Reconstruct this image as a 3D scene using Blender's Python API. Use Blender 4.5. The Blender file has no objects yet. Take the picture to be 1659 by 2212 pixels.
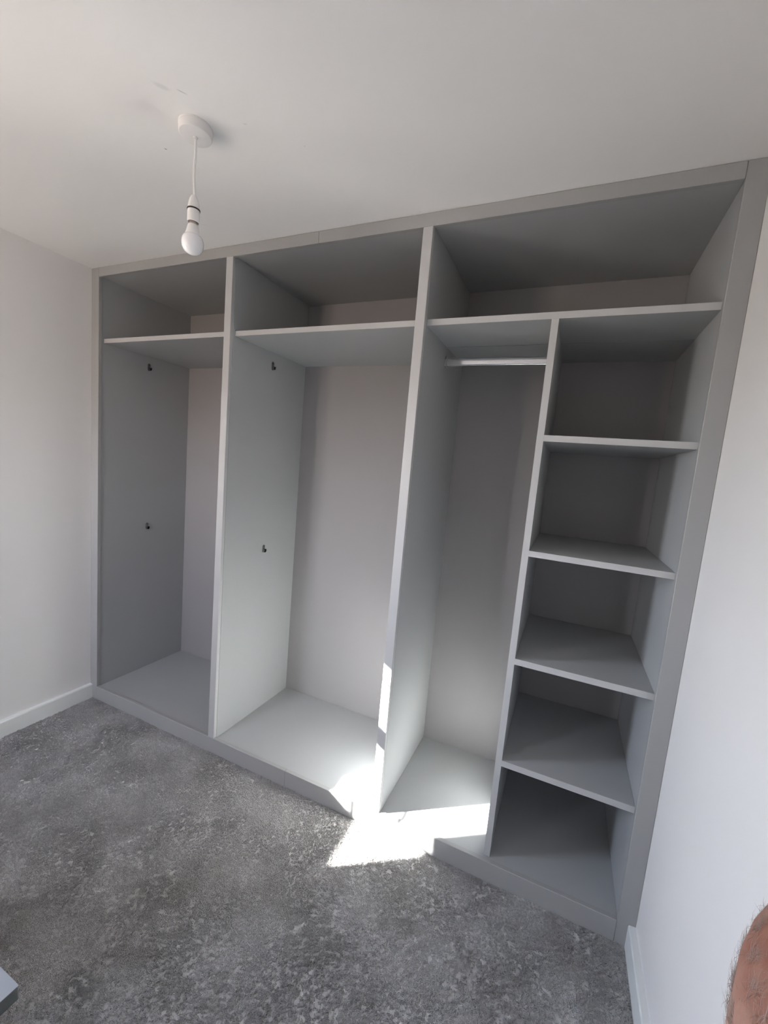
import bpy, bmesh, math, random
from mathutils import Vector, Matrix
import numpy as np

# ------------------------------------------------------------------ camera, sky, sun, exposure
sc = bpy.context.scene
COL = sc.collection
PW, PH = 1659, 2212
CAM = Vector((2.4402, -1.4645, 1.5069))
cam_d = bpy.data.cameras.new('camera')
cam = bpy.data.objects.new('camera', cam_d); COL.objects.link(cam)
cam.location = CAM
RZ, RY, RX = 0.4129, -0.0873, 1.4532
cam.matrix_world = Matrix.Translation(CAM) @ (Matrix.Rotation(RZ, 4, 'Z') @ Matrix.Rotation(RY, 4, 'Y') @ Matrix.Rotation(RX, 4, 'X'))
F_PX = 894.35
cam_d.sensor_fit = 'VERTICAL'; cam_d.sensor_height = 36.0
cam_d.lens = F_PX / PH * 36.0
cam_d.shift_x = -8.9 / PH; cam_d.shift_y = 6.0 / PH
cam_d.clip_start = 0.02; cam_d.clip_end = 100
sc.camera = cam

sc.view_settings.view_transform = 'Standard'
sc.view_settings.look = 'None'
sc.view_settings.gamma = 1.0
sc.view_settings.use_curve_mapping = False
sc.view_settings.exposure = 1.06
sc.cycles.use_denoising = True
sc.cycles.max_bounces = 12
sc.cycles.diffuse_bounces = 8
sc.cycles.glossy_bounces = 4
sc.cycles.transparent_max_bounces = 12
sc.cycles.sample_clamp_indirect = 12.0
sc.cycles.caustics_reflective = False
sc.cycles.caustics_refractive = False

SKY = 32.0
world = bpy.data.worlds.new('sky'); sc.world = world; world.use_nodes = True
nt = world.node_tree; nt.nodes.clear()
wo = nt.nodes.new('ShaderNodeOutputWorld'); bg = nt.nodes.new('ShaderNodeBackground')
tc = nt.nodes.new('ShaderNodeTexCoord'); sx = nt.nodes.new('ShaderNodeSeparateXYZ')
mr = nt.nodes.new('ShaderNodeMapRange'); cr = nt.nodes.new('ShaderNodeValToRGB')
nt.links.new(tc.outputs['Generated'], sx.inputs[0]); nt.links.new(sx.outputs['Z'], mr.inputs['Value'])
mr.inputs['From Min'].default_value = -1; mr.inputs['From Max'].default_value = 1
nt.links.new(mr.outputs[0], cr.inputs[0])
e = cr.color_ramp.elements
e[0].position = 0.0; e[0].color = (0.36, 0.31, 0.27, 1)
e[1].position = 1.0; e[1].color = (0.46, 0.58, 0.86, 1)
x = e.new(0.47); x.color = (0.42, 0.37, 0.33, 1)
x = e.new(0.52); x.color = (0.86, 0.90, 1.0, 1)
x = e.new(0.68); x.color = (0.64, 0.74, 0.97, 1)
nt.links.new(cr.outputs[0], bg.inputs['Color']); bg.inputs['Strength'].default_value = SKY
nt.links.new(bg.outputs[0], wo.inputs['Surface'])

SUN_D = Vector((1.0, 0.71, -0.60)).normalized()
sun_l = bpy.data.lights.new('sun', 'SUN'); sun_l.energy = 145.0; sun_l.angle = math.radians(0.6); sun_l.color = (1.0, 0.97, 0.94)
sun = bpy.data.objects.new('sun', sun_l); COL.objects.link(sun)
sun.rotation_euler = (-SUN_D).to_track_quat('Z', 'Y').to_euler(); sun.location = (-4, -4, 4)

# the window opening in the left wall (daylight sampled through it)
WY0, WY1, WZ0, WZ1 = -1.640, -1.020, 1.030, 1.945
GX = -0.035                                        # plane of the glass
pl = bpy.data.lights.new('window_daylight', 'AREA'); pl.shape = 'RECTANGLE'
pl.size = WY1 - WY0; pl.size_y = WZ1 - WZ0; pl.cycles.is_portal = True
po = bpy.data.objects.new('window_daylight', pl); COL.objects.link(po)
po.location = (-0.10, (WY0 + WY1) / 2, (WZ0 + WZ1) / 2)
po.rotation_euler = Vector((-1, 0, 0)).to_track_quat('Z', 'Y').to_euler()

# unseen window added in the wall behind the camera, for fill light
YR = -2.30
VX0, VX1, VZ0, VZ1 = 0.15, 0.72, 1.10, 1.93
pl2 = bpy.data.lights.new('added_window_daylight', 'AREA'); pl2.shape = 'RECTANGLE'
pl2.size = VX1 - VX0; pl2.size_y = VZ1 - VZ0; pl2.cycles.is_portal = True
po2 = bpy.data.objects.new('added_window_daylight', pl2); COL.objects.link(po2)
po2.location = ((VX0 + VX1) / 2, YR - 0.19, (VZ0 + VZ1) / 2)
po2.rotation_euler = Vector((0, -1, 0)).to_track_quat('Z', 'Y').to_euler()

# ------------------------------------------------------------------ materials
def lin(c): return tuple(((v / 255) / 12.92 if v / 255 <= 0.04045 else (((v / 255) + 0.055) / 1.055) ** 2.4) for v in c)
def mat(name, col, rough=0.5, metal=0.0, spec=0.5, nscale=None, nbump=0.0, nvar=0.0, coat=0.0):
    m = bpy.data.materials.new(name); m.use_nodes = True
    t = m.node_tree; b = t.nodes['Principled BSDF']
    b.inputs['Base Color'].default_value = (*col, 1); b.inputs['Roughness'].default_value = rough
    b.inputs['Metallic'].default_value = metal; b.inputs['Specular IOR Level'].default_value = spec
    b.inputs['Coat Weight'].default_value = coat
    if nscale:
        tc = t.nodes.new('ShaderNodeTexCoord'); n = t.nodes.new('ShaderNodeTexNoise')
        n.inputs['Scale'].default_value = nscale; n.inputs['Detail'].default_value = 4
        t.links.new(tc.outputs['Object'], n.inputs['Vector'])
        if nbump:
            bp = t.nodes.new('ShaderNodeBump'); bp.inputs['Strength'].default_value = nbump; bp.inputs['Distance'].default_value = 0.001
            t.links.new(n.outputs['Fac'], bp.inputs['Height']); t.links.new(bp.outputs[0], b.inputs['Normal'])
        if nvar:
            n2 = t.nodes.new('ShaderNodeTexNoise'); n2.inputs['Scale'].default_value = 1.7; n2.inputs['Detail'].default_value = 3
            t.links.new(tc.outputs['Object'], n2.inputs['Vector'])
            r = t.nodes.new('ShaderNodeMapRange'); r.inputs['To Min'].default_value = 1 - nvar; r.inputs['To Max'].default_value = 1 + nvar
            t.links.new(n2.outputs['Fac'], r.inputs['Value'])
            mx = t.nodes.new('ShaderNodeVectorMath'); mx.operation = 'SCALE'; mx.inputs[0].default_value = col
            t.links.new(r.outputs[0], mx.inputs['Scale']); t.links.new(mx.outputs[0], b.inputs['Base Color'])
    return m
M = {}
M['wall'] = mat('wall_paint', (0.785, 0.768, 0.757), 0.85, spec=0.25, nscale=260, nbump=0.12, nvar=0.012)
M['ceiling'] = mat('ceiling_paint', (0.86, 0.853, 0.843), 0.9, spec=0.2, nscale=200, nbump=0.12, nvar=0.012)
M['skirting'] = mat('white_satin_paint', (0.78, 0.80, 0.79), 0.35, nscale=90, nbump=0.04)
M['frame'] = mat('grey_painted_frame', (0.375, 0.375, 0.372), 0.40, nscale=500, nbump=0.03, nvar=0.01)
M['board'] = mat('grey_melamine_board', (0.415, 0.425, 0.43), 0.42, nscale=700, nbump=0.04, nvar=0.01)
M['edge'] = mat('pale_grey_edge_strip', (0.50, 0.50, 0.50), 0.36, nscale=500, nbump=0.02)  # lighter grey: tone-mapping brightness painted into thin fronts and middle stiles
M['back'] = mat('warm_grey_back_panel', (0.335, 0.322, 0.325), 0.6, nscale=500, nbump=0.04)
M['chrome'] = mat('chrome', (0.82, 0.82, 0.84), 0.12, 1.0, nscale=60, nbump=0.01)
M['steel'] = mat('dull_nickel', (0.30, 0.30, 0.30), 0.22, 1.0, nscale=300, nbump=0.02)
M['dark'] = mat('dark_recess', (0.06, 0.06, 0.062), 0.6, nscale=60)
M['plastic'] = mat('white_plastic', (0.80, 0.79, 0.78), 0.35, nscale=80, nbump=0.01)
M['cap'] = mat('pinkish_metal_cap', (0.55, 0.45, 0.42), 0.35, 0.8, nscale=80)
M['bulb'] = mat('opal_bulb', (0.86, 0.86, 0.88), 0.09, nscale=40, coat=0.3)
M['rubber'] = mat('black_gasket', (0.03, 0.03, 0.03), 0.6, nscale=60)
M['upvc'] = mat('white_window_frame', (0.80, 0.80, 0.80), 0.35, nscale=80, nbump=0.01)
M['table'] = mat('light_grey_tabletop', (0.33, 0.34, 0.36), 0.42, nscale=300, nbump=0.03)
M['table_dark'] = mat('shaded_table_edge', (0.105, 0.115, 0.112), 0.5, nscale=200, nbump=0.03)  # darker tone paints in the shade on the side turned from the window
M['hair'] = mat('body_hair', (0.30, 0.24, 0.21), 0.5, nscale=50)
M['sleeve'] = mat('dark_cotton', (0.05, 0.06, 0.09), 0.9, nscale=400, nbump=0.3)

def glass_mat(name='window_glass', tint=(0.95, 0.96, 0.955, 1)):
    m = bpy.data.materials.new(name); m.use_nodes = True; t = m.node_tree; t.nodes.clear()
    o = t.nodes.new('ShaderNodeOutputMaterial'); mx = t.nodes.new('ShaderNodeMixShader')
    tr = t.nodes.new('ShaderNodeBsdfTransparent'); tr.inputs[0].default_value = tint
    g = t.nodes.new('ShaderNodeBsdfGlossy'); g.inputs['Roughness'].default_value = 0.02
    f = t.nodes.new('ShaderNodeFresnel'); f.inputs[0].default_value = 1.45
    t.links.new(f.outputs[0], mx.inputs[0]); t.links.new(tr.outputs[0], mx.inputs[1]); t.links.new(g.outputs[0], mx.inputs[2])
    t.links.new(mx.outputs[0], o.inputs[0]); return m
M['glass'] = glass_mat(); M['fill_glass'] = glass_mat('warm_fill_glass', (0.94, 0.90, 0.855, 1))  # second glass is tinted to warm the added window's fill light

# ceiling scuffs: small marks with a place of their own on the ceiling
def ceiling_marks(m):
    t = m.node_tree; b = t.nodes['Principled BSDF']
    src = b.inputs['Base Color'].links[0].from_socket
    tc = t.nodes.new('ShaderNodeTexCoord'); cur = src
    for (mx_, my_, a, lx, ly, dark) in ((1.1941, -0.5047, 0.9, 0.0050, 0.0022, 0.75), (1.380, -0.664, 0.9, 0.024, 0.010, 0.10),
                                        (1.418, -0.636, 1.0, 0.016, 0.0022, 0.28), (0.973, -0.155, 0.75, 0.016, 0.0013, 0.25),
                                        (1.505, -0.506, 0.4, 0.007, 0.003, 0.15), (1.62, -0.39, 0.2, 0.004, 0.003, 0.12)):
        mp = t.nodes.new('ShaderNodeMapping'); mp.vector_type = 'TEXTURE'
        mp.inputs['Location'].default_value = (mx_, my_, 2.4); mp.inputs['Rotation'].default_value = (0, 0, a); mp.inputs['Scale'].default_value = (lx, ly, 1)
        t.links.new(tc.outputs['Object'], mp.inputs[0])
        ln = t.nodes.new('ShaderNodeVectorMath'); ln.operation = 'LENGTH'; t.links.new(mp.outputs[0], ln.inputs[0])
        r = t.nodes.new('ShaderNodeMapRange'); r.interpolation_type = 'SMOOTHSTEP'
        r.inputs['From Min'].default_value = 0.3; r.inputs['From Max'].default_value = 1.1
        r.inputs['To Min'].default_value = 1 - dark; r.inputs['To Max'].default_value = 1.0
        t.links.new(ln.outputs['Value'], r.inputs['Value'])
        s = t.nodes.new('ShaderNodeVectorMath'); s.operation = 'SCALE'; t.links.new(cur, s.inputs[0]); t.links.new(r.outputs[0], s.inputs['Scale'])
        cur = s.outputs[0]
    t.links.new(cur, b.inputs['Base Color'])
ceiling_marks(M['ceiling'])

def carpet_mat():
    m = bpy.data.materials.new('grey_carpet_pile'); m.use_nodes = True; t = m.node_tree; b = t.nodes['Principled BSDF']
    b.inputs['Roughness'].default_value = 0.8; b.inputs['Specular IOR Level'].default_value = 0.25
    b.inputs['Sheen Weight'].default_value = 0.15
    ge = t.nodes.new('ShaderNodeNewGeometry')
    n = t.nodes.new('ShaderNodeTexNoise'); n.inputs['Scale'].default_value = 4.5; n.inputs['Detail'].default_value = 5; n.inputs['Roughness'].default_value = 0.62
    t.links.new(ge.outputs['Position'], n.inputs['Vector'])
    oi = t.nodes.new('ShaderNodeObjectInfo')
    c = t.nodes.new('ShaderNodeValToRGB'); c.color_ramp.elements[0].position = 0.38; c.color_ramp.elements[0].color = (0.66, 0.64, 0.63, 1)
    c.color_ramp.elements[1].position = 0.62; c.color_ramp.elements[1].color = (0.95, 0.93, 0.925, 1)
    t.links.new(n.outputs['Fac'], c.inputs[0])
    r = t.nodes.new('ShaderNodeMapRange'); r.inputs['To Min'].default_value = 0.78; r.inputs['To Max'].default_value = 1.05
    t.links.new(oi.outputs['Random'], r.inputs['Value'])
    s = t.nodes.new('ShaderNodeVectorMath'); s.operation = 'SCALE'; t.links.new(c.outputs[0], s.inputs[0]); t.links.new(r.outputs[0], s.inputs['Scale'])
    t.links.new(s.outputs[0], b.inputs['Base Color'])
    tl = t.nodes.new('ShaderNodeBsdfTranslucent'); t.links.new(s.outputs[0], tl.inputs['Color'])
    mx = t.nodes.new('ShaderNodeMixShader'); mx.inputs[0].default_value = 0.38
    t.links.new(b.outputs[0], mx.inputs[1]); t.links.new(tl.outputs[0], mx.inputs[2]); t.links.new(mx.outputs[0], t.nodes['Material Output'].inputs['Surface'])
    return m
M['carpet'] = carpet_mat()
M['carpet_base'] = mat('carpet_backing', (0.54, 0.53, 0.525), 0.95, nscale=900, nbump=0.5)

def skin_mat():
    m = bpy.data.materials.new('skin'); m.use_nodes = True; t = m.node_tree; b = t.nodes['Principled BSDF']
    b.inputs['Roughness'].default_value = 0.5
    b.inputs['Subsurface Weight'].default_value = 0.12; b.inputs['Subsurface Radius'].default_value = (0.012, 0.005, 0.003); b.inputs['Subsurface Scale'].default_value = 0.5
    tc = t.nodes.new('ShaderNodeTexCoord'); n = t.nodes.new('ShaderNodeTexNoise'); n.inputs['Scale'].default_value = 45; n.inputs['Detail'].default_value = 6
    mp = t.nodes.new('ShaderNodeMapping'); mp.inputs['Scale'].default_value = (1, 1, 2.2)
    t.links.new(tc.outputs['Object'], mp.inputs[0]); t.links.new(mp.outputs[0], n.inputs['Vector'])
    c = t.nodes.new('ShaderNodeValToRGB'); c.color_ramp.elements[0].position = 0.38; c.color_ramp.elements[0].color = (0.27, 0.10, 0.068, 1)
    c.color_ramp.elements[1].position = 0.68; c.color_ramp.elements[1].color = (0.36, 0.19, 0.145, 1)
    t.links.new(n.outputs['Fac'], c.inputs[0]); t.links.new(c.outputs[0], b.inputs['Base Color'])
    bp = t.nodes.new('ShaderNodeBump'); bp.inputs['Strength'].default_value = 0.35; bp.inputs['Distance'].default_value = 0.002
    t.links.new(n.outputs['Fac'], bp.inputs['Height']); t.links.new(bp.outputs[0], b.inputs['Normal'])
    return m
M['skin'] = skin_mat()

# ------------------------------------------------------------------ helpers
def link(name, bm, m, parent=None, smooth=False):
    me = bpy.data.meshes.new(name); bm.normal_update(); bm.to_mesh(me); bm.free()
    if m: me.materials.append(M[m] if isinstance(m, str) else m)
    if smooth:
        for p in me.polygons: p.use_smooth = True
    o = bpy.data.objects.new(name, me); COL.objects.link(o)
    if parent: o.parent = parent
    return o
def struct(o, label=None):
    o['kind'] = 'structure'
    if label: o['label'] = label; o['category'] = o.name.split('_')[0]
    return o
def tag(o, label, cat, group=None, kind=None):
    o['label'] = label; o['category'] = cat
    if group: o['group'] = group
    if kind: o['kind'] = kind
    return o
def empty(name, loc=(0, 0, 0)):
    o = bpy.data.objects.new(name, None); o.empty_display_size = 0.1; o.location = loc; COL.objects.link(o); return o
def add_box(bm, x0, x1, y0, y1, z0, z1, bev=0.0):
    vs = [bm.verts.new((x, y, z)) for x in (x0, x1) for y in (y0, y1) for z in (z0, z1)]
    f = [(0, 1, 3, 2), (4, 6, 7, 5), (0, 4, 5, 1), (2, 3, 7, 6), (0, 2, 6, 4), (1, 5, 7, 3)]
    fs = [bm.faces.new([vs[i] for i in q]) for q in f]
    if bev:
        es = list({e for q in fs for e in q.edges})
        bmesh.ops.bevel(bm, geom=es, offset=bev, segments=1, affect='EDGES', profile=0.5)
def box(name, m, x0, x1, y0, y1, z0, z1, parent=None, bev=0.0008):
    bm = bmesh.new(); add_box(bm, x0, x1, y0, y1, z0, z1, bev); return link(name, bm, m, parent)
def lathe(name, m, prof, parent=None, loc=(0, 0, 0), seg=48, smooth=True):
    bm = bmesh.new(); rings = []
    for (r, z) in prof:
        if r < 1e-6: rings.append([bm.verts.new((loc[0], loc[1], loc[2] + z))])
        else: rings.append([bm.verts.new((loc[0] + r * math.cos(2 * math.pi * k / seg), loc[1] + r * math.sin(2 * math.pi * k / seg), loc[2] + z)) for k in range(seg)])
    for a, b in zip(rings, rings[1:]):
        for k in range(seg):
            k2 = (k + 1) % seg
            if len(a) == 1 and len(b) == 1: continue
            if len(a) == 1: bm.faces.new((a[0], b[k2], b[k]))
            elif len(b) == 1: bm.faces.new((a[k], a[k2], b[0]))
            else: bm.faces.new((a[k], a[k2], b[k2], b[k]))
    bmesh.ops.recalc_face_normals(bm, faces=bm.faces)
    o = link(name, bm, m, parent, smooth)
    if smooth:
        md = o.modifiers.new('split', 'EDGE_SPLIT'); md.split_angle = math.radians(38)
    return o

# ------------------------------------------------------------------ the room
H = 2.4; W = 2.8236; YB = 0.62; T = 0.20
# left wall with the window opening
bm = bmesh.new()
add_box(bm, -T, 0, YR, WY0, -0.01, H); add_box(bm, -T, 0, WY1, YB, -0.01, H)
add_box(bm, -T, 0, WY0, WY1, -0.01, WZ0); add_box(bm, -T, 0, WY0, WY1, WZ1, H)
struct(link('wall_left', bm, 'wall'))
bm = bmesh.new(); add_box(bm, W, W + T, YR, YB, -0.01, H); struct(link('wall_right', bm, 'wall'))
bm = bmesh.new(); add_box(bm, -T, W + T, YB, YB + T, -0.01, H); struct(link('wall_back', bm, 'wall'))
bm = bmesh.new()
add_box(bm, -T, VX0, YR - T, YR, -0.01, H); add_box(bm, VX1, W + T, YR - T, YR, -0.01, H)
add_box(bm, VX0, VX1, YR - T, YR, -0.01, VZ0); add_box(bm, VX0, VX1, YR - T, YR, VZ1, H)
struct(link('wall_front', bm, 'wall'))
bm = bmesh.new(); add_box(bm, -T, W + T, YR - T, YB + T, H, H + 0.2); struct(link('ceiling', bm, 'ceiling'))
bm = bmesh.new(); add_box(bm, -T, W + T, YR - T, YB + T, -0.20, -0.009); struct(link('floor', bm, 'carpet_base'))
def skirt(name, x0, x1, y0, y1):
    bm = bmesh.new(); xw, xf = (x0, x1)
    s = 1 if xf > xw else -1
    prof = [(xw, -0.009), (xf, -0.009), (xf, 0.0755), (xf - s * 0.0012, 0.0790), (xf - s * 0.004, 0.0812), (xw, 0.0822)]
    a = [bm.verts.new((x, y0, z)) for x, z in prof]; b = [bm.verts.new((x, y1, z)) for x, z in prof]
    n = len(prof)
    for i in range(n): bm.faces.new((a[i], a[(i + 1) % n], b[(i + 1) % n], b[i]))
    bm.faces.new(a); bm.faces.new(b[::-1]); bmesh.ops.recalc_face_normals(bm, faces=bm.faces)
    return struct(link(name, bm, 'skirting'))
skirt('baseboard_left', 0.0, 0.0217, YR, -0.0006)
skirt('baseboard_right', W, W - 0.0217, YR, -0.0006)
box('baseboard_front', 'skirting', 0.022, W - 0.022, YR, YR + 0.02, -0.009, 0.082, bev=0.002)['kind'] = 'structure'

# window: casement with fanlight and slim glazing bars
win = empty('window_1', (GX, (WY0 + WY1) / 2, WZ0)); win['kind'] = 'structure'
def wbox(name, m, y0, y1, z0, z1, dx0=-0.03, dx1=0.03, bev=0.002, parent=win):
    o = box(name, m, GX + dx0, GX + dx1, y0, y1, z0, z1, None, bev)
    o.parent = parent; o.matrix_parent_inverse = parent.matrix_world.inverted() if False else Matrix.Translation(-parent.location)
    return o
gy0, gy1, gz0, gz1 = -1.588, -1.073, 1.083, 1.892
wbox('window_frame', 'upvc', WY0, gy0, WZ0, WZ1); wbox('window_frame', 'upvc', gy1, WY1, WZ0, WZ1)
wbox('window_frame', 'upvc', gy0, gy1, WZ0, gz0); wbox('window_frame', 'upvc', gy0, gy1, gz1, WZ1)
wbox('transom', 'upvc', gy0, gy1, 1.517, 1.584)
wbox('glazing_bar', 'upvc', gy0, gy1, 1.275, 1.297, -0.008, 0.008, 0.001)
wbox('glazing_bar', 'upvc', gy0, gy1, 1.778, 1.799, -0.008, 0.008, 0.001)
wbox('glazing_bar', 'upvc', -1.291, -1.270, gz0, 1.517, -0.008, 0.008, 0.001)
wbox('pane', 'glass', gy0, gy1, gz0, 1.517, 0.010, 0.014, 0); wbox('pane', 'glass', gy0, gy1, 1.584, gz1, 0.010, 0.014, 0)
wbox('window_sill', 'skirting', WY0 - 0.03, WY1 + 0.03, WZ0 - 0.022, WZ0 - 0.0005, 0.0355, 0.075, 0.002)

added_win = empty('added_window', ((VX0 + VX1) / 2, YR - 0.10, VZ0)); added_win['kind'] = 'structure'  # added window, put here to let fill light in
def vbox(name, m, x0, x1, z0, z1, dy0=-0.03, dy1=0.03, bev=0.002):
    o = box(name, m, x0, x1, YR - 0.10 + dy0, YR - 0.10 + dy1, z0, z1, None, bev)
    o.parent = added_win; o.matrix_parent_inverse = Matrix.Translation(-added_win.location); return o
VM = (VX0 + VX1) / 2
vbox('window_frame', 'upvc', VX0, VX0 + 0.055, VZ0, VZ1); vbox('window_frame', 'upvc', VX1 - 0.055, VX1, VZ0, VZ1)
vbox('window_frame', 'upvc', VX0 + 0.055, VX1 - 0.055, VZ0, VZ0 + 0.06); vbox('window_frame', 'upvc', VX0 + 0.055, VX1 - 0.055, VZ1 - 0.06, VZ1)
vbox('mullion', 'upvc', VM - 0.035, VM + 0.035, VZ0 + 0.06, VZ1 - 0.06)
vbox('pane', 'fill_glass', VX0 + 0.055, VM - 0.035, VZ0 + 0.06, VZ1 - 0.06, 0.010, 0.014, 0); vbox('pane', 'fill_glass', VM + 0.035, VX1 - 0.055, VZ0 + 0.06, VZ1 - 0.06, 0.010, 0.014, 0)

# ------------------------------------------------------------------ fitted wardrobe
wd = empty('fitted_wardrobe', (W / 2, 0.3, 0)); WI = Matrix.Translation(-wd.location)
tag(wd, 'open grey fitted wardrobe with three bays, shelves and no doors, spanning wall to wall', 'wardrobe')
def part(name, m, *a, bev=0.0008, parent=None):
    o = box(name, m, *a, None, bev)
    if parent is None: o.parent = wd; o.matrix_parent_inverse = WI
    else: o.parent = parent
    return o
FT = 0.018; D = 0.580; BT = 0.022
ZT, ZB = 2.3546, 0.0765
S1, S2L, S2R, S3L, S3R, S4 = 0.0596, 0.9378, 0.9759, 1.8549, 1.8920, 2.7694
G1, G2, G3, GR = 0.0561, 0.9762, 1.8924, 2.7727
CF, CC = 0.0715, 2.3585
SHT, SHB = 2.0497, 2.0281
DL, DR = 2.3211, 2.3435
SF = 0.0306
JX = 1.4155
g = 0.0004
# face frame
part('stile', 'frame', 0.0004, S1, 0, FT, -0.006, H - 0.001, bev=0.0012)
part('stile', 'frame', S4 + g, W - 0.0004, 0, FT, -0.006, H - 0.001, bev=0.0012)
part('stile', 'edge', S2L, S2R, 0, FT, ZB, ZT, bev=0.0012)  # middle stiles take the lighter grey with brightness painted in
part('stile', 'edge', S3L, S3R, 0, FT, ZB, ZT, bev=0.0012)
part('top_rail', 'frame', S1, JX - g, 0, FT, ZT, H - 0.001, bev=0.0012); part('top_rail', 'frame', JX + g, S4 - g, 0, FT, ZT, H - 0.001, bev=0.0012)
part('bottom_rail', 'frame', S1, JX - g, 0, FT, -0.006, ZB, bev=0.0012); part('bottom_rail', 'frame', JX + g, S4 - g, 0, FT, -0.006, ZB, bev=0.0012)
# carcasses
Y0 = FT + 0.0006
part('side_panel', 'board', G1 - 0.018, G1, Y0, D, CF - 0.018, CC + 0.018)
part('side_panel', 'board', S2L + 0.0008, S2L + 0.0187, Y0, D, CF - 0.018, CC + 0.018)
part('side_panel', 'board', G2 - 0.0187, G2, Y0, D, CF - 0.018, CC + 0.018)
part('side_panel', 'board', S3L + 0.0008, S3L + 0.0185, Y0, D, CF - 0.018, CC + 0.018)
part('side_panel', 'board', G3 - 0.0185, G3, Y0, D, CF - 0.018, CC + 0.018)
part('side_panel', 'board', GR, GR + 0.018, Y0, D, CF - 0.018, CC + 0.018)
bays = [(G1, S2L + 0.0008), (G2, S3L + 0.0008), (G3, GR)]
for (a, b) in bays:
    part('floor_panel', 'board', a, b, Y0, D, CF - 0.018, CF)
    part('top_panel', 'board', a, b, Y0, D, CC, CC + 0.018)
    part('back_panel', 'back', a - 0.015, b + 0.015, D, D + 0.006, CF - 0.018, CC + 0.018, bev=0)
    if a == G3:      # groove shaped into this shelf stands in for the hanging rail's shadow line
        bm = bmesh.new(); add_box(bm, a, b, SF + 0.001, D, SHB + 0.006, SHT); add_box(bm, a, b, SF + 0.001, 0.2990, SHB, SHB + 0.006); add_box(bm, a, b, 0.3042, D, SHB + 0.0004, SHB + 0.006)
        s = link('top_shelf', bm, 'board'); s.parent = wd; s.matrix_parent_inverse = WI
    else: s = part('top_shelf', 'board', a, b, SF + 0.001, D, SHB, SHT)
    o = box('edge_strip', 'edge', a + g, b - g, SF, SF + 0.001, SHB, SHT, None, 0); o.parent = s;  # thin front face with brightness painted into its colour
part('divider', 'board', DL, DR, SF + 0.001, D, CF, SHB)
dv = bpy.data.objects['divider']
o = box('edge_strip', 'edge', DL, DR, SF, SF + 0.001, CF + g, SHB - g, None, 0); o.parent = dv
for (zb, zt) in ((1.6341, 1.6548), (1.2384, 1.2588), (0.843, 0.865), (0.4467, 0.4692)):
    s = part('shelf', 'board', DR, GR, SF + 0.001, D, zb, zt)
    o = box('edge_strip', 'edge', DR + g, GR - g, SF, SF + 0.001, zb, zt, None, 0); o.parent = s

# chrome hanging rail in the right-hand bay (oval tube with end sockets)
RYC, RZC = 0.296, 1.9655
def oval(bm, x0, x1, hy, hz, yc, zc, n=28):
    a, b = [], []
    for k in range(n):
        t = 2 * math.pi * k / n
        c, s_ = math.cos(t), math.sin(t)
        y = yc + hy * c; z = zc + (hz - hy) * (1 if s_ >= 0 else -1) + hy * s_
        a.append(bm.verts.new((x0, y, z))); b.append(bm.verts.new((x1, y, z)))
    for k in range(n): bm.faces.new((a[k], a[(k + 1) % n], b[(k + 1) % n], b[k]))
    bm.faces.new(a); bm.faces.new(b[::-1]); bmesh.ops.recalc_face_normals(bm, faces=bm.faces)
bm = bmesh.new(); oval(bm, G3 + 0.002, DL - 0.002, 0.0085, 0.0165, RYC, RZC)
rail = link('hanging_rail', bm, 'chrome', None, True); rail.parent = wd; rail.matrix_parent_inverse = WI
rail['label'] = 'shiny chrome hanging rail'
md = rail.modifiers.new('split', 'EDGE_SPLIT'); md.split_angle = math.radians(40)
for (x0, x1) in ((G3 + 0.0003, G3 + 0.0022), (DL - 0.0022, DL - 0.0003)):
    bm = bmesh.new(); oval(bm, x0, x1, 0.012, 0.024, RYC, RZC + 0.002)
    s1 = x0 if x0 < 2.1 else x1 - 0.013
    oval(bm, s1, s1 + 0.013, 0.0105, 0.0185, RYC, RZC)
    fl = link('rail_socket', bm, 'chrome', None); fl.parent = rail

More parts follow.
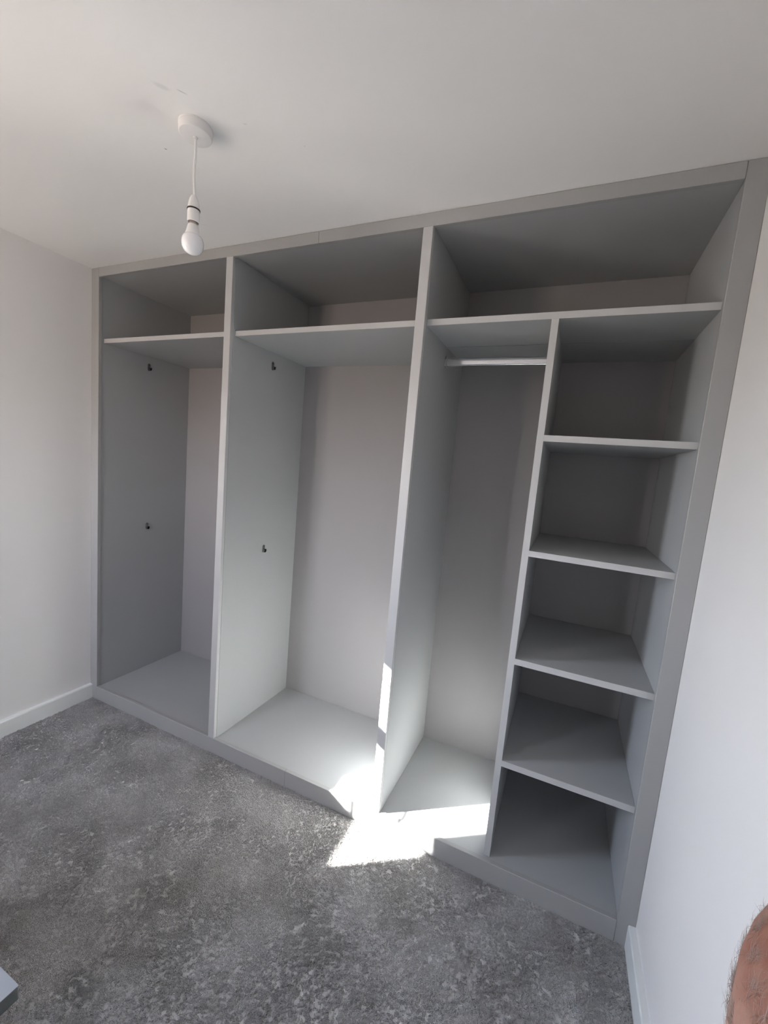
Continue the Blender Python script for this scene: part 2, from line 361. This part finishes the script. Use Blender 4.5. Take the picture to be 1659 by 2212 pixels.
# empty rail brackets screwed to the side panels
def bracket(x, y, z, parent):
    # back plate: tall slot-shaped plate with a U-shaped cup at its foot
    bm = bmesh.new(); oval(bm, x + 0.0003, x + 0.0025, 0.0085, 0.021, y, z)
    n = 14; ri, ro = 0.0078, 0.0100; dx = 0.013
    zc = z - 0.010
    pts = [(-1, 0.009)] + [None] * 0
    prof_o = [(-ro, zc + 0.008)] + [(-ro * math.cos(math.pi * k / n), zc - ro * math.sin(math.pi * k / n)) for k in range(n + 1)] + [(ro, zc + 0.008)]
    prof_i = [(-ri, zc + 0.008)] + [(-ri * math.cos(math.pi * k / n), zc - ri * math.sin(math.pi * k / n)) for k in range(n + 1)] + [(ri, zc + 0.008)]
    vo = [[bm.verts.new((xx, y + p, q)) for p, q in prof_o] for xx in (x + 0.002, x + dx)]
    vi = [[bm.verts.new((xx, y + p, q)) for p, q in prof_i] for xx in (x + 0.002, x + dx)]
    for i in range(len(prof_o) - 1):
        bm.faces.new((vo[0][i], vo[0][i + 1], vo[1][i + 1], vo[1][i])); bm.faces.new((vi[0][i + 1], vi[0][i], vi[1][i], vi[1][i + 1]))
        bm.faces.new((vo[1][i], vo[1][i + 1], vi[1][i + 1], vi[1][i]))
    for i in (0, len(prof_o) - 1): bm.faces.new((vo[0][i], vo[1][i], vi[1][i], vi[0][i]))
    bmesh.ops.recalc_face_normals(bm, faces=bm.faces)
    b = link('rail_bracket', bm, 'steel', None); b.parent = parent; b.matrix_parent_inverse = WI
    bm = bmesh.new(); mtx = Matrix.Translation((x + 0.0040, y, zc)) @ Matrix.Rotation(math.pi / 2, 4, 'Y')
    bmesh.ops.create_cone(bm, cap_ends=True, segments=16, radius1=0.0070, radius2=0.0062, depth=0.003, matrix=mtx)
    c = link('socket_insert', bm, 'dark', None); c.parent = b
    bm = bmesh.new(); mtx = Matrix.Translation((x + 0.0034, y, z + 0.012)) @ Matrix.Rotation(math.pi / 2, 4, 'Y')
    bmesh.ops.create_cone(bm, cap_ends=True, segments=14, radius1=0.0045, radius2=0.003, depth=0.0022, matrix=mtx)
    s = link('screw', bm, 'dark', None); s.parent = b
bracket(G1, 0.294, 1.9660, wd); bracket(G1, 0.300, 1.0020, wd)
bracket(G2, 0.296, 1.9620, wd); bracket(G2, 0.299, 1.0055, wd)

# ------------------------------------------------------------------ ceiling pendant with bare bulb
PX, PY = 1.3586, -0.5398
pen = empty('pendant_lamp', (PX, PY, H)); PI_ = Matrix.Translation(-pen.location)
tag(pen, 'bare white bulb hanging on a short white cord from a round ceiling rose', 'lamp')
def pp(o, par=pen):
    o.parent = par
    if par is pen: o.matrix_parent_inverse = PI_
    return o
L = (PX, PY, H)
rose = pp(lathe('ceiling_rose', 'plastic', [(0, -0.0002), (0.0450, -0.0002), (0.0450, -0.0022), (0.0443, -0.0026), (0.0447, -0.0032), (0.0436, -0.0215), (0.0420, -0.0240), (0.0390, -0.0250), (0.012, -0.0262), (0.0065, -0.0265), (0.0055, -0.0310), (0.0030, -0.0315), (0, -0.0315)], None, L, 64))
# cord with a slight waver
bm = bmesh.new(); n = 26; rings = []
for i in range(n + 1):
    z = H - 0.030 - (0.155) * i / n
    ox = 0.0012 * math.sin(i * 0.33) + 0.0016 * i / n; oy = 0.0008 * math.sin(i * 0.21 + 1)
    rings.append([bm.verts.new((PX + ox + 0.0036 * math.cos(2 * math.pi * k / 10), PY + oy + 0.0036 * math.sin(2 * math.pi * k / 10), z)) for k in range(10)])
for a, b in zip(rings, rings[1:]):
    for k in range(10): bm.faces.new((a[k], b[k], b[(k + 1) % 10], a[(k + 1) % 10]))
pp(link('cord', bm, 'plastic', None, True))
L2 = (PX + 0.0012, PY, H)
hold = pp(lathe('lamp_holder', 'plastic', [(0, -0.178), (0.0050, -0.178), (0.0075, -0.180), (0.0105, -0.186), (0.0135, -0.196), (0.0155, -0.207), (0.0168, -0.2155), (0.0168, -0.2165), (0.0150, -0.2165), (0.0150, -0.2180), (0.0162, -0.2185), (0.0160, -0.2480), (0.0158, -0.2500), (0.0140, -0.2500), (0.0132, -0.2400), (0, -0.2400)], None, L2, 48))
pp(lathe('gasket_ring', 'rubber', [(0.0150, -0.2148), (0.0174, -0.2148), (0.0178, -0.2165), (0.0174, -0.2182), (0.0150, -0.2182)], None, L2, 48), hold)
bulb = pp(lathe('light_bulb', 'bulb', [(0.0221, -0.2860), (0.0238, -0.2875), (0.0268, -0.2915), (0.0288, -0.2975), (0.0298, -0.3050), (0.0294, -0.3125), (0.0274, -0.3200), (0.0240, -0.3262), (0.0190, -0.3312), (0.0130, -0.3345), (0.0065, -0.3362), (0, -0.3366)], None, L2, 56))
pp(lathe('bulb_collar', 'plastic', [(0.0118, -0.2560), (0.0132, -0.2570), (0.0150, -0.2620), (0.0170, -0.2710), (0.0196, -0.2800), (0.0222, -0.2862)], None, L2, 56), bulb)
pp(lathe('bulb_cap', 'cap', [(0, -0.2400), (0.0108, -0.2400), (0.0108, -0.2550), (0.0118, -0.2562)], None, L2, 40), bulb)

# ------------------------------------------------------------------ low table, only its corner reaches the picture
tz = 0.450; tx, ty = 1.5912, -1.0839; th = 0.032
tb = empty('low_table', (tx - 0.26, ty - 0.22, 0)); TI = Matrix.Translation(-tb.location)
tag(tb, 'corner of a low pale grey tabletop with shade-darkened edge, above the carpet at bottom left', 'table')
def tp(o): o.parent = tb; o.matrix_parent_inverse = TI; return o
tp(box('tabletop', 'table', tx - 0.52, tx, ty - 0.44, ty, tz - 0.0012, tz, None, 0.0004))
tp(box('table_edge', 'table_dark', tx - 0.5196, tx - 0.0002, ty - 0.4396, ty - 0.0002, tz - th, tz - 0.0013, None, 0.002))
for (lx, ly) in ((tx - 0.14, ty - 0.12), (tx - 0.42, ty - 0.12), (tx - 0.14, ty - 0.36), (tx - 0.42, ty - 0.36)):
    tp(box('leg', 'table_dark', lx - 0.02, lx + 0.02, ly - 0.02, ly + 0.02, -0.002, tz - th, None, 0.003))

# ------------------------------------------------------------------ carpet pile (geometry nodes: short bent tufts)
random.seed(4)
def tuft(i):
    rnd = random.Random(i); bm = bmesh.new()
    for b in range(5):
        a = rnd.uniform(0, 6.283); r = rnd.uniform(0.0003, 0.0028)
        px, py = r * math.cos(a), r * math.sin(a); lean = rnd.uniform(0.55, 1.15); la = rnd.uniform(0, 6.283); curl = rnd.uniform(-1.6, 1.6)
        hgt = rnd.uniform(0.0055, 0.0085); prev = None; w0 = rnd.uniform(0.0008, 0.0012); segs = 3
        p = Vector((px, py, 0)); tilt = lean * 0.4
        for s in range(segs + 1):
            w = w0 * (1.0 - 0.45 * (s / segs) ** 2)
            ring = [bm.verts.new(p + Vector((w * math.cos(q * 2.094 + s * 0.8), w * math.sin(q * 2.094 + s * 0.8), 0))) for q in range(3)]
            if prev:
                for q in range(3): bm.faces.new((prev[q], prev[(q + 1) % 3], ring[(q + 1) % 3], ring[q]))
            prev = ring; st = hgt / segs
            d = Vector((math.sin(tilt) * math.cos(la), math.sin(tilt) * math.sin(la), math.cos(tilt)))
            p = p + d * st; tilt += lean * 0.75; la += curl / segs
        bm.faces.new(prev)
    bmesh.ops.recalc_face_normals(bm, faces=bm.faces)
    me = bpy.data.meshes.new('tuft'); bm.to_mesh(me); bm.free(); me.materials.append(M['carpet'])
    for p in me.polygons: p.use_smooth = True
    return bpy.data.objects.new('tuft', me)
tc_col = bpy.data.collections.new('tuft_shapes')
for i in range(6): tc_col.objects.link(tuft(i))
bm = bmesh.new()
fx0, fx1, fy0, fy1 = 0.012, W - 0.012, YR + 0.01, 0.001
vs = [bm.verts.new(v) for v in ((fx0, fy0, -0.0050), (fx1, fy0, -0.0050), (fx1, fy1, -0.0050), (fx0, fy1, -0.0050))]; bm.faces.new(vs)
pile = link('carpet_pile', bm, 'carpet_base'); tag(pile, 'short mottled grey twist pile carpet covering the whole floor', 'carpet', kind='stuff')
ng = bpy.data.node_groups.new('pile', 'GeometryNodeTree')
ng.interface.new_socket('Geometry', in_out='INPUT', socket_type='NodeSocketGeometry'); ng.interface.new_socket('Geometry', in_out='OUTPUT', socket_type='NodeSocketGeometry')
N = ng.nodes; LK = ng.links
gi = N.new('NodeGroupInput'); go = N.new('NodeGroupOutput')
dp = N.new('GeometryNodeDistributePointsOnFaces'); dp.distribute_method = 'RANDOM'; dp.inputs['Density'].default_value = 36000
ip = N.new('GeometryNodeInstanceOnPoints'); ci = N.new('GeometryNodeCollectionInfo')
ci.inputs['Collection'].default_value = tc_col; ci.inputs['Separate Children'].default_value = True; ci.inputs['Reset Children'].default_value = True
LK.new(gi.outputs[0], dp.inputs['Mesh']); LK.new(dp.outputs['Points'], ip.inputs['Points']); LK.new(ci.outputs[0], ip.inputs['Instance'])
ip.inputs['Pick Instance'].default_value = True
# low-frequency lie of the pile (trodden patches) + random spin
pos = N.new('GeometryNodeInputPosition'); nz = N.new('ShaderNodeTexNoise'); nz.inputs['Scale'].default_value = 4.0; nz.inputs['Detail'].default_value = 3
LK.new(pos.outputs[0], nz.inputs['Vector'])
sp = N.new('FunctionNodeSeparateColor'); LK.new(nz.outputs['Color'], sp.inputs[0])
def mrange(src, a, b, c=0.3, d=0.7):
    m_ = N.new('ShaderNodeMapRange'); m_.inputs['From Min'].default_value = c; m_.inputs['From Max'].default_value = d
    m_.inputs['To Min'].default_value = a; m_.inputs['To Max'].default_value = b; LK.new(src, m_.inputs['Value']); return m_.outputs[0]
cx = N.new('ShaderNodeCombineXYZ'); LK.new(mrange(sp.outputs[0], -0.6, 0.6), cx.inputs[0]); LK.new(mrange(sp.outputs[1], -0.6, 0.6), cx.inputs[1])
rv = N.new('FunctionNodeRandomValue'); rv.data_type = 'FLOAT'; rv.inputs[2].default_value = 0; rv.inputs[3].default_value = 6.283
LK.new(cx.outputs[0], ip.inputs['Rotation'])
cz = N.new('ShaderNodeCombineXYZ'); LK.new(rv.outputs[1], cz.inputs[2])
ri = N.new('GeometryNodeRotateInstances'); LK.new(ip.outputs[0], ri.inputs['Instances']); LK.new(cz.outputs[0], ri.inputs['Rotation'])
ri.inputs['Local Space'].default_value = True
rs = N.new('FunctionNodeRandomValue'); rs.data_type = 'FLOAT'; rs.inputs[2].default_value = 0.75; rs.inputs[3].default_value = 1.2; rs.inputs['Seed'].default_value = 5
LK.new(rs.outputs[1], ip.inputs['Scale'])
jg = N.new('GeometryNodeJoinGeometry'); LK.new(gi.outputs[0], jg.inputs[0]); LK.new(ri.outputs[0], jg.inputs[0])
LK.new(jg.outputs[0], go.inputs[0])
gm = pile.modifiers.new('pile', 'NODES'); gm.node_group = ng

# ------------------------------------------------------------------ the photographer's bent arm at the right edge
def cam_ray(u, v):
    d = Vector(((u - 829.5 - 8.9) / F_PX, -(v - 1106 - 6.0) / F_PX, -1.0)); return (cam.matrix_world.to_3x3() @ d).normalized()

arm = empty('person', (2.66, -1.30, 1.20)); AI = Matrix.Translation(-arm.location)
tag(arm, 'hairy bare forearm and elbow of the person holding the camera, beside the right wall', 'person')
RM = cam.matrix_world.to_3x3()
CR, CU, CF_ = RM @ Vector((1, 0, 0)), RM @ Vector((0, 1, 0)), RM @ Vector((0, 0, -1))
def skin_obj(name, pts, rad, edges, m, sub=2):
    me = bpy.data.meshes.new(name); me.from_pydata([tuple(p) for p in pts], edges, [])
    o = bpy.data.objects.new(name, me); COL.objects.link(o)
    sk = o.modifiers.new('skin', 'SKIN'); sk.use_smooth_shade = True
    for i, r in enumerate(rad):
        me.skin_vertices[0].data[i].radius = (r, r)
    me.skin_vertices[0].data[0].use_root = True
    ss = o.modifiers.new('sub', 'SUBSURF'); ss.levels = sub; ss.render_levels = sub
    me.materials.append(m); return o
# joints placed in the room: shoulder, elbow (the bulge in view), wrist, then the hand behind the lens
elbow = CAM + cam_ray(1850, 2040) * 0.33
shoulder = Vector((2.73, -1.80, 1.38)); wrist = Vector((2.535, -1.425, 1.345)); palm = Vector((2.512, -1.497, 1.400))
def lerp(a, b, t): return a + (b - a) * t
P_ = [shoulder, lerp(shoulder, elbow, 0.35), lerp(shoulder, elbow, 0.75), elbow, CAM + cam_ray(1866, 2360) * 0.285, lerp(CAM + cam_ray(1866, 2360) * 0.285, wrist, 0.6), wrist, palm]
R_ = [0.060, 0.055, 0.048, 0.043, 0.046, 0.036, 0.028, 0.033]
E_ = [(i, i + 1) for i in range(7)]
# four fingers and a thumb, slightly curled round the phone
fd = (palm - wrist).normalized(); sd = fd.cross(Vector((0, 0, 1))).normalized()
kn = palm + fd * 0.035
pts, rad, ed = list(P_), list(R_), list(E_)
for k, (off, ln) in enumerate(((-0.030, 0.066), (-0.010, 0.076), (0.010, 0.072), (0.030, 0.056))):
    b = len(pts); k0 = kn + Vector((0, 0, 1)) * off * 0.9
    pts += [k0, k0 + fd * ln * 0.38 - sd * 0.006, k0 + fd * ln * 0.62 - sd * 0.022, k0 + fd * ln * 0.66 - sd * 0.044]; rad += [0.0100, 0.0092, 0.0086, 0.0074]
    ed += [(7, b), (b, b + 1), (b + 1, b + 2), (b + 2, b + 3)]
b = len(pts); t0 = lerp(wrist, palm, 0.55) + Vector((0, 0, 0.028))
pts += [t0, t0 + Vector((0, 0, 0.026)) - sd * 0.018 + fd * 0.010, t0 + Vector((0, 0, 0.040)) - sd * 0.040 + fd * 0.022]; rad += [0.0125, 0.0105, 0.0088]
ed += [(6, b), (b, b + 1), (b + 1, b + 2)]
body = skin_obj('body', pts, rad, ed, M['skin'], 2); body.parent = arm; body.matrix_parent_inverse = AI
slv = skin_obj('sleeve', [shoulder + (shoulder - P_[1]) * 0.15, shoulder, lerp(P_[0], P_[1], 0.75)], [0.066, 0.070, 0.066], [(0, 1), (1, 2)], M['sleeve'], 2); slv.parent = arm; slv.matrix_parent_inverse = AI
# short body hairs rooted in the skin surface
bpy.context.view_layer.update()
dg = bpy.context.evaluated_depsgraph_get(); ev = body.evaluated_get(dg); em = ev.to_mesh()
rnd = random.Random(11); hv, hf = [], []
polys = [p for p in em.polygons if (p.center - P_[4]).length < 0.12 or (p.center - lerp(elbow, P_[2], 0.5)).length < 0.12]
print('arm polys', len(polys))
for p in polys:
    cnt = p.area * 420000
    cnt = int(cnt) + (1 if rnd.random() < cnt - int(cnt) else 0)
    vv = [em.vertices[i].co for i in p.vertices]
    for _ in range(cnt):
        w = [rnd.random() for _ in vv]; sw = sum(w); c = Vector((0, 0, 0))
        for a_, q in zip(w, vv): c += q * (a_ / sw)
        nrm = p.normal; side = Vector((rnd.uniform(-1, 1), rnd.uniform(-1, 1), rnd.uniform(-0.2, 1.3)))
        side = (side - nrm * side.dot(nrm)).normalized(); d = (nrm * rnd.uniform(0.25, 0.8) + side).normalized()
        ln = rnd.uniform(0.003, 0.008); w_ = 0.00007; pp0 = c - nrm * 0.0004; prev = None
        u = d.cross(nrm).normalized(); v2 = d.cross(u)
        for s in range(4):
            r_ = w_ * (1 - s / 3.6); base = len(hv)
            for q in range(3): hv.append(pp0 + u * r_ * math.cos(q * 2.094) + v2 * r_ * math.sin(q * 2.094))
            if prev is not None:
                for q in range(3): hf.append((prev + q, prev + (q + 1) % 3, base + (q + 1) % 3, base + q))
            prev = base; pp0 = pp0 + d * ln / 3; d = (d - nrm * 0.28 + side * 0.1).normalized()
ev.to_mesh_clear()
me = bpy.data.meshes.new('hair'); me.from_pydata([tuple(v) for v in hv], [], hf); me.materials.append(M['hair'])
hr = bpy.data.objects.new('hair', me); COL.objects.link(hr); hr.parent = arm; hr.matrix_parent_inverse = AI; hr['kind'] = 'stuff'
